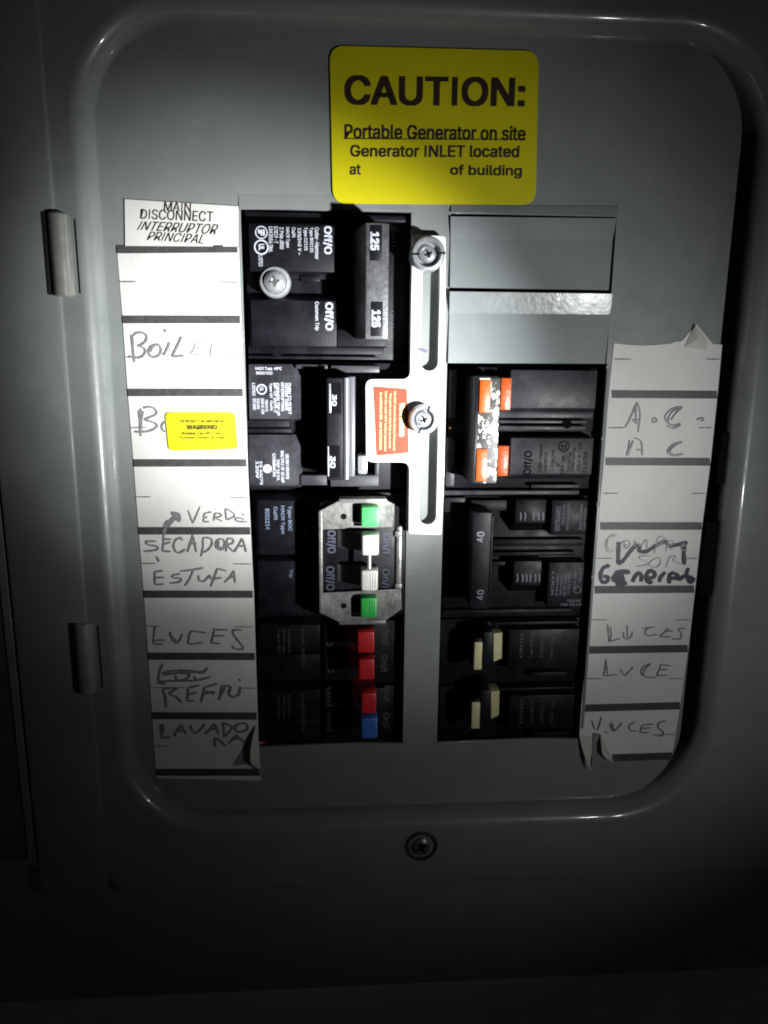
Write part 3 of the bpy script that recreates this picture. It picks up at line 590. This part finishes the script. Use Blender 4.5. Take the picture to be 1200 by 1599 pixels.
g.raw(vs, [(k, k+1, n+2+k, n+1+k) for k in range(n)]+[tuple(range(n+1))[::-1], tuple(range(n+1, 2*n+2))])
f4 = PR((545, 588, 554, 745), 0.34); g.frus((f4[0]-0.05, f4[1], f4[2]+0.03, f4[3]), f4, -0.15, 0.34, 0.02)
g.out('tie_ridge', mat('glossy_black', (0.13, 0.13, 0.15), 0.3, spec=1.0), h)
for px in ((515, 598, 533, 646), (513, 696, 531, 746)):
    g = G(); g.pbox(px, 0.39, 0.408, 0.004); g.out('rating_plate', BACK, h)
g = G(); g.pbox((514, 599, 517, 645), 0.40, 0.418, 0.004); g.pbox((512, 697, 514, 744), 0.40, 0.418, 0.004); g.out('plate_edge', ZINC, h)
g = G(); g.text('30', (519, 616, 526, 634), 0.41, -1, 0.03); g.text('30', (516, 712, 524, 731), 0.41, -1, 0.03); g.out('lettering', PRINT, h, smooth=False)
g = G(); g.pbox((559, 711, 574, 741), -0.1, 0.22, 0.03); g.out('handle_clip', ZINC, b2_)

# coloured toggles
def toggle(parent, px, m, d1=0.70, base=-0.15, shank_mat=None, label=None, lean=34):
    f = PR(px, d1); g = G(); g.frus((f[0]-0.01, f[1]-0.01, f[2]+0.01, f[3]+0.01), f, d1-0.22, d1, 0.03)
    for k in range(3):
        t = (k+0.9)/3.6; xx = f[0]+(f[2]-f[0])*(0.55+0.14*k); g.box((xx, f[1]+0.03, xx+0.012, f[3]-0.03), d1-0.01, d1+0.006, 0)
    h = g.out('toggle', m, parent, label=label)
    vs = []; x0, y0, x1, y1 = f; L_ = lean/100.0
    for (a, b, d) in ((x0+0.01, x1-0.0, d1-0.20), (x0-L_, x1-0.02, base)):
        vs += [(a, y0+0.02, d), (b, y0+0.02, d), (b, y1-0.02, d), (a, y1-0.02, d)]
    g = G(); g.raw(vs, [(0, 1, 2, 3), (4, 7, 6, 5), (0, 4, 5, 1), (1, 5, 6, 2), (2, 6, 7, 3), (3, 7, 4, 0)]); g.out('shank', shank_mat or WEDGE, h, smooth=False)
    return h
qb = thing('circuit_breaker', 'black quad breaker with two green and two ivory toggles inside a steel bracket', 'breaker', (515, 967), -0.5)
g = G(); g.pbox((399, 769, 636, 966), -0.5, -0.2, 0.02); g.out('body', BLK, qb)
g = G(); pad(g, (404, 782, 500, 866), -0.21, 0.06, 10, 2, 0); pad(g, (404, 876, 500, 960), -0.21, 0.055, 8, 2, 0); g.pbox((500, 786, 616, 962), -0.21, 0.40, 0.015); g.pbox((610, 790, 633, 960), -0.21, -0.02, 0.02); g.out('label_face', BLK, qb)
g = G(); d = 0.063
for (t, x, y0, y1) in (('8002214', 414.5, 794, 827), ('Cu/Al', 427, 791, 812), ('HACR Type', 438, 790, 834), ('Type BQC', 449, 790, 829)): g.text(t, (x, y0, x+7, y1), d, -1, 0.025)
g.text('50A', (475, 822, 484, 840), 0.063, -1, 0.03); g.text('Trip', (451, 889, 458, 902), 0.062, -1, 0.02)
g.out('printed_text', PRINT2, qb, smooth=False)
g = G(); d = 0.403
g.text('Off/O', (510, 828, 525, 864), d, -1, 0.03); g.text('Off/O', (508, 884, 523, 922), d, -1, 0.02); g.text('On/I', (597, 832, 610, 864), d, -1, 0.02); g.text('On/I', (596, 888, 609, 918), d, -1, 0.01)
g.out('on_off_text', mat('dim_blue_print', (0.06, 0.068, 0.10), 0.6), qb, smooth=False)
bd = 0.50
g = G(); 
top = quadmap([(499, 798), (528, 783), (604, 781), (616, 788), (613, 823), (504, 827)], bd)
bot = quadmap([(500, 926), (626, 920), (628, 951), (604, 968), (529, 971), (500, 957)], bd)
def wnd(px): r = PR(px, bd); return [(r[0], r[1]), (r[2], r[1]), (r[2], r[3]), (r[0], r[3])]
g.prism([top, wnd((552, 792, 590, 821))], bd-0.04, bd, 0.005)
g.prism([bot, wnd((548, 933, 588, 963))], bd-0.04, bd, 0.005)
xl = U(499, 870, bd)[0]; g.box((xl-0.004, U(500, 957, bd)[1], xl+0.045, U(500, 799, bd)[1]), 0.3, bd+0.004, 0.008)
r = PR((619, 822, 628, 920), 0.42); g.box((r[0], r[1], r[2], r[3]), 0.3, 0.42, 0.03)
r = PR((530, 779, 604, 785), bd+0.005); g.box(r, 0.3, bd+0.008, 0.01)
r = PR((530, 969, 603, 975), bd-0.03); g.box(r, 0.3, bd-0.02, 0.01)
for py in (834, 916): r = PR((617, py-5, 628, py+5), 0.45); g.box(r, 0.3, 0.45, 0.02)
br_ = g.out('bracket', STEEL, qb)
for hx, hy in ((537, 806.5), (537, 946)):
    g = G(); g.lathe(U(hx, hy, bd), [(0.0, bd+0.0015), (0.042, bd+0.002), (0.05, bd-0.005)], 20); g.out('hole', BACK, br_)
toggle(qb, (565, 792, 592, 823), GRN, 0.68, 0.3, label='upper pale green toggle', shank_mat=BLK, lean=15)
t1 = toggle(qb, (566, 835.5, 592, 868), WHT, 0.82, 0.41, label='upper ivory toggle'); toggle(qb, (565, 891, 590.5, 923), WHT, 0.82, 0.41, label='lower ivory toggle')
toggle(qb, (564, 934, 589, 965), GRN2, 0.68, 0.3, label='lower deep green toggle', shank_mat=BLK, lean=15)
c1 = U(577, 866, 0.72); c2 = U(577, 893, 0.72); g = G(); n = 12; vs = []
for y in (c1[1]+0.05, c2[1]-0.05):
    for k in range(n): a = 2*math.pi*k/n; vs.append((c1[0]+0.032*math.cos(a), y, 0.72+0.032*math.sin(a)))
g.raw(vs, [(k, (k+1) % n, n+(k+1) % n, n+k) for k in range(n)]); g.out('tie_pin', ZINC, qb)

for (y0, y1, lab, tg, txts) in ((968, 1068, 'black tandem breaker with two red toggles, directly below the steel bracket', ((559, 987, 585, 1020, REDP2), (561, 1030, 585, 1062, REDP2)), ((508, 980, 1008), (510, 1022, 1050), (596, 982, 1006), (594, 1023, 1048))),
                               (1070, 1164, 'black tandem breaker with one red and one blue toggle, bottom of left column', ((565, 1083, 588, 1115, REDP2), (565, 1122, 590, 1154, BLU)), ((509, 1073, 1103), (510, 1113, 1142), (598, 1071, 1096), (597, 1113, 1137)))):
    t = thing('circuit_breaker', lab, 'breaker', (515, y1), -0.5)
    g = G(); g.pbox((401, y0+2, 634, y1), -0.5, -0.22, 0.02); g.out('body', BLK, t)
    g = G(); pad(g, (405, y0+8, 500, y0+50), -0.23, 0.04, 5, 2, 4); pad(g, (405, y0+54, 500, y1-6), -0.23, 0.04, 3, 2, 4); g.pbox((506, y0+5, 606, y1-5), -0.23, 0.0, 0.015); g.out('label_face', BLK, t)
    for (a, b, c_, e, m) in tg: toggle(t, (a, b, c_, e), m, 0.62, shank_mat=mat('dark_'+m.name, tuple(v*0.5 for v in m.node_tree.nodes['Principled BSDF'].inputs['Base Color'].default_value[:3]), 0.5) if m is REDP2 else None, lean=24, label='blue toggle' if m is BLU else 'red toggle')
    g = G()
    for i, (x, a, b) in enumerate(txts): g.text('Off/O' if i < 2 else 'On/I', (x, a, x+12, b), 0.004, -1, 0.02)
    for i in range(4): g.text(('Type BD', 'HACR Type', '120/240 V', 'Cu/Al 60/75')[i], (433+8*i+(14 if i == 3 else 0), y0+14, 438+8*i+(14 if i == 3 else 0), y0+(52 if i != 3 else 72)), 0.043, -1, 0.02)
    g.out('printed_text', PRINT3, t, smooth=False)

# right column: air conditioner breaker
ab = thing('circuit_breaker', 'dusty two-pole breaker with orange markers and chipped white paint on its handle', 'breaker', (815, 765), -0.5)
g = G(); g.pbox((700, 573, 936, 764), -0.5, -0.2, 0.02); g.out('body', BLK, ab)
g = G(); g.pbox((702, 578, 714, 653), -0.21, 0.0, 0.02); g.pbox((697, 683, 711, 760), -0.21, 0.0, 0.02); g.out('left_edge', DUSTY, ab)
g = G(); pad(g, (797, 578, 932, 638), -0.21, 0.10, 1, 14, 0); g.pbox((779, 642, 927, 653), -0.21, 0.02, 0.012); g.out('upper_face', DUSTY, ab)
g = G(); pad(g, (797, 684, 926, 741), -0.21, 0.10, 3, 12, 0); g.out('lower_face', DUSTY, ab)
g = G(); g.pbox((780, 656, 917, 661), -0.21, 0.0, 0.008); g.pbox((780, 665, 916, 671), -0.21, 0.0, 0.008); g.pbox((690, 766, 905, 773), -0.3, -0.05, 0.01); g.pbox((830, 757, 905, 762), -0.3, -0.05, 0.005); g.out('rib', DUSTY, ab)
g = G(); g.lathe(U(886, 662, 0.012), [(0.0, 0.01), (0.07, 0.012), (0.075, -0.05)], 20); g.out('rivet_hole', BACK, ab)
g = G(); f = PR((739, 588, 779, 756), 0.50); g.frus((f[0]-0.03, f[1], f[2]+0.02, f[3]), f, -0.15, 0.50, 0.03); h = g.out('handle', BLK, ab)
g = G(); f = PR((746, 590, 779, 755), 0.504); g.frus(f, f, 0.47, 0.504, 0.015); g.out('chipped_paint', CHIP, h, label='chipped white paint')
g = G(); f3 = PR((738, 640, 745, 753), 0.46); g.box(f3, -0.1, 0.505, 0.01); g.out('handle_edge', BLK, h)
for px in ((749, 593, 766.5, 645), (744, 701, 762, 752)): g = G(); g.pbox(px, 0.45, 0.53, 0.02); g.out('orange_marker', ORG, h)
for px in ((782, 590, 799, 641), (777, 696, 795, 744)): g = G(); g.pbox(px, -0.2, 0.16, 0.02); g.out('orange_window', ORG, ab)
g = G(); d = 0.103
g.text('Off/O', (818, 704, 832, 742), d, 1, 0.02); ring(g, 881, 697, 0.085, 0.014, d); g.text('UL', (876, 692, 886, 702), d, 1, 0.02)
for (t, x, y0, y1) in (('Cutler-Hammer', 841, 693, 738), ('Type BR230', 850, 706, 738), ('2 Pole Unit', 860, 703, 735), ('V', 868, 723, 729), ('HACR Type', 876, 712, 740), ('120/240 Vac', 887, 706, 737), ('Interrupting', 893, 700, 736), ('ISSUE N-7326', 902, 691, 735), ('E LISTED', 911, 705, 738)): g.text(t, (x, y0, x+6, y1), d, 1, 0.012)
g.out('moulded_text', INKG, ab, smooth=False)
g = G(); g.lathe(U(704, 668, 0.0), [(0.0, 0.03), (0.025, 0.02), (0.03, -0.1)], 12); g.out('brass_speck', mat('brass', (0.6, 0.42, 0.15), 0.3, metal=1.0), ab)

# 40 amp breaker
gb = thing('circuit_breaker', 'black two-pole 40 breaker with stepped blocks of fine print, below the orange-marked one', 'breaker', (805, 962), -0.5)
g = G(); g.pbox((692, 774, 925, 963), -0.5, -0.2, 0.02)
for px in ((694, 777, 727, 800), (736, 781, 800, 798), (768, 842, 912, 853), (768, 862, 899, 868), (768, 877, 800, 884), (692, 952, 893, 959)): g.pbox(px, -0.21, -0.06, 0.012)
g.out('body', BLK, gb)
g = G(); f = PR((737, 800, 766, 951), 0.42); g.frus(f, f, -0.15, 0.42, 0.02); g.pbox((765, 806, 768.5, 950), 0.3, 0.43, 0.01); h = g.out('handle', BLK, gb)
g = G(); g.text('40', (745, 830, 757, 847), 0.424, 1, 0.03); g.text('40', (745, 921, 756, 937), 0.424, 1, 0.02); g.out('lettering', mat('dim_print', (0.22, 0.22, 0.25), 0.6), h, smooth=False)
for (px, sl) in (((805, 780, 853, 817), 20), ((802, 876, 846, 914), 20)):
    g = G(); pad(g, px, -0.21, 0.14, 0, sl, 3); g.out('step_block', BLK, gb)
for px in ((861, 781, 917, 835), (856, 878, 911, 947)):
    g = G(); pad(g, px, -0.21, 0.08, 0, 0, 4); g.out('label_block', BLK, gb)
g = G(); d = 0.083
for (t, x, y0, y1) in (('CIRCUIT BREAKER', 867, 791, 830), ('COMMON TRIP', 871, 791, 829), ('10 kA 240', 878, 788, 818), ('120/240V Cu/Al', 885, 786, 828), ('HACR TYPE', 905, 788, 828), ('SERIES 60/75', 911, 794, 828), ('LOCK', 861, 893, 930), ('LOAD 40 A', 868, 896, 930), ('120/240 VAC', 874, 897, 930), ('TYPE CH 2P', 880, 898, 930), ('60 / 75 C', 886, 896, 928), ('AWG 14-8', 896, 892, 920), ('LISTED', 904, 889, 910)): g.text(t, (x, y0, x+4.5, y1), d, -1, 0.02)
ring(g, 902, 921, 0.06, 0.012, d); g.text('ISSUE NO.', (886, 936, 908, 940), d, 0, 0.02); g.text('TM 2210', (875, 942, 908, 946), d, 0, 0.02)
g.out('printed_text', mat('dim_grey_print', (0.15, 0.15, 0.18), 0.6), gb, smooth=False)
d = 0.1425; TG = mat('tick_grey', (0.16, 0.16, 0.19), 0.5)
for (xs, ya, yb_) in (((813, 820, 833, 841, 848), 800, 813), ((808, 816, 822, 828, 836, 842), 896, 909)):
    for i, x in enumerate(xs): g = G(); g.stroke([(x, ya), (x+1, (ya+yb_)/2), (x, yb_)], 0.022, d); g.out('raised_tick', TG, gb)

# two single-pole breakers with beige markers
for (y0, y1, lab, a, b) in ((965, 1066, 'black single-pole breaker with beige markers, directly below the 40 breaker', (741, 1003, 753.5, 1046), (771, 989, 785, 1034)), (1068, 1160, 'black single-pole breaker with beige markers, bottom of right column', (737, 1097, 750, 1138), (767, 1080, 780.5, 1123))):
    t = thing('circuit_breaker', lab, 'breaker', (800, y1), -0.5)
    g = G(); g.pbox((686, y0+1, 918, y1), -0.5, -0.2, 0.02); g.pbox((770, y0+6, 905-(y0 > 1000)*7, y0+11), -0.21, 0.02, 0.012); g.out('body', BLK, t)
    g = G(); pad(g, (795, y0+18, 904-(y0 > 1000)*7, y1-22), -0.21, 0.06, 3, 6, 0); g.pbox((830, y1-16, 886, y1-8), -0.21, -0.02, 0.01); g.out('label_face', BLK, t)
    g = G(); f = PR((a[2]+1, b[1]-2, b[0]-1, a[3]-6), 0.40); g.frus((f[0], f[1], f[2], f[3]), f, -0.15, 0.40, 0.02); g.pbox((a[0]+1, a[1]-6, a[2]+4, a[3]+3), -0.15, 0.36, 0.02); h = g.out('handle', BLK, t)
    g = G(); g.pbox(a, 0.3, 0.375, 0.012); g.out('beige_marker', BEI, h)
    g = G(); q = quadmap([(b[0], b[1]), (b[2], b[1]-1), (b[2]-1, b[3]-6), (b[0], b[3])], 0.14); g.prism([q[::-1]], -0.15, 0.14, 0.01); g.out('beige_window', BEI, t)
    g = G()
    for i in range(4): g.text(('Off/O', 'Type BR120', '120/240 V', 'HACR Type')[i], (812+16*i, y0+24, 818+16*i, y0+62), 0.063, 1, 0.012)
    g.out('moulded_text', PRINT3, t, smooth=False)

# ------------------------------------------------------------------ interlock plate
pd0, pd1 = 0.11, 0.18
ip = thing('interlock_plate', 'white slotted sliding interlock plate with a side tab, between the two breaker columns', 'interlock plate', (665, 836), 0.0)
o_ = quadmap([(644, 366), (697, 368), (696, 500), (693.5, 700), (690.5, 836), (638, 834), (639.5, 722), (572, 722), (571, 592), (640.5, 592), (642, 480)], pd1)
# fillet the outline
ol = []
rad = [0.05, 0.05, 0, 0, 0.04, 0.04, 0.12, 0.11, 0.11, 0.12, 0]
m = len(o_)
for i, p in enumerate(o_):
    if rad[i] == 0: ol.append(p); continue
    A = (Vector(o_[i-1])-Vector(p)).normalized()*rad[i]; B = (Vector(o_[(i+1) % m])-Vector(p)).normalized()*rad[i]; P = Vector(p)
    for k in range(6): t = k/5; q = (P+A)*(1-t)**2+P*2*t*(1-t)+(P+B)*t*t; ol.append((q.x, q.y))
def slot(px0, px1, py0, py1, dx=0):
    a = PR((px0, py0, px1, py1), pd1); r_ = (a[2]-a[0])/2; return rrect(a[0], a[1], a[2], a[3], r_-0.004, 8)
g = G(); g.prism([ol, slot(659, 686, 395, 579), slot(656, 683, 655, 819)], pd0, pd1, 0.012); g.out('plate', WHITE, ip)
g = G(); q = roundpoly(quadmap([(583, 603), (636, 607), (639, 707), (588, 712), (586, 660)], pd1+0.006), 0.03)
g.prism([q], pd1, pd1+0.006, 0.001); ws = g.out('warning_sticker', RED, ip, label='orange red warning sticker')
g = G(); d = pd1+0.0075
g.text('WARNING', (624, 629, 632, 682), d, -1, 0.05)
for (t, x, y0, y1) in (('DO NOT remove this device from panel', 614, 611, 704), ('This plate must slide fully up or down', 607, 614, 700), ('Turn the main OFF before generator', 600, 610, 705), ('is switched ON  see instructions', 593, 613, 702)): g.text(t, (x, y0, x+4.5, y1), d, -1, 0.02)
g.out('lettering', REDP, ws, smooth=False)
g = G(); g.stroke([(653, 544), (659, 546), (667, 549)], 0.05, pd1+0.003); g.out('ink_mark', mat('purple_ink', (0.12, 0.11, 0.17), 0.5), ip)
for (px, py, R_, ang, lab) in ((668.5, 397, 0.232, 0.05, 'upper'), (662, 655, 0.212, 1.2, 'lower')):
    c = U(px, py, pd1+0.12); g = G(); b = pd1-0.0
    g.lathe(c, [(R_, -0.02), (R_, b+0.15), (R_-0.02, b+0.18), (R_-0.055, b+0.185), (R_-0.07, b+0.15), (R_-0.085, b+0.06), (0.0, b+0.06)])
    nt = g.out('shoulder_nut', ZINC, ip, label=lab+' round shoulder nut')
    g = G(); g.lathe(c, [(0.115, b+0.05), (0.115, b+0.11), (0.10, b+0.14), (0.06, b+0.16), (0.03, b+0.155), (0.012, b+0.13), (0.0, b+0.13)]); g.out('screw_head', ZINC, nt)
    g = G(); g.cross(c, 0.055, 0.012, b+0.163, 0.4); ca, sa = math.cos(ang), math.sin(ang)
    for sgn in (1, -1):
        pts = [(0.12, -0.012), (R_+0.002, -0.012), (R_+0.002, 0.012), (0.12, 0.012)]
        g.raw([(c[0]+sgn*(x*ca-y*sa), c[1]+sgn*(x*sa+y*ca), b+0.187) for x, y in pts], [(0, 1, 2, 3)])
    g.out('slot', BACK, nt)

# pink wire end glimpsed at the bottom of the left column
c = U(410, 1163, -0.15); g = G(); n = 12; vs = []; K = 8
for i in range(K+1):
    t = i/K; x = c[0]-0.18+0.36*t; y = c[1]-0.08+0.10*math.sin(t*math.pi*0.9); dd = -0.16-0.25*t*t
    for k in range(n): a = 2*math.pi*k/n; vs.append((x, y+0.06*math.cos(a), dd+0.06*math.sin(a)))
g.raw(vs, [(i*n+k, i*n+(k+1) % n, (i+1)*n+(k+1) % n, (i+1)*n+k) for i in range(K) for k in range(n)])
pw = g.out('wire', PINK, None); pw['label'] = 'pink wire peeking out at the bottom left corner of the left breaker column'; pw['category'] = 'wire'
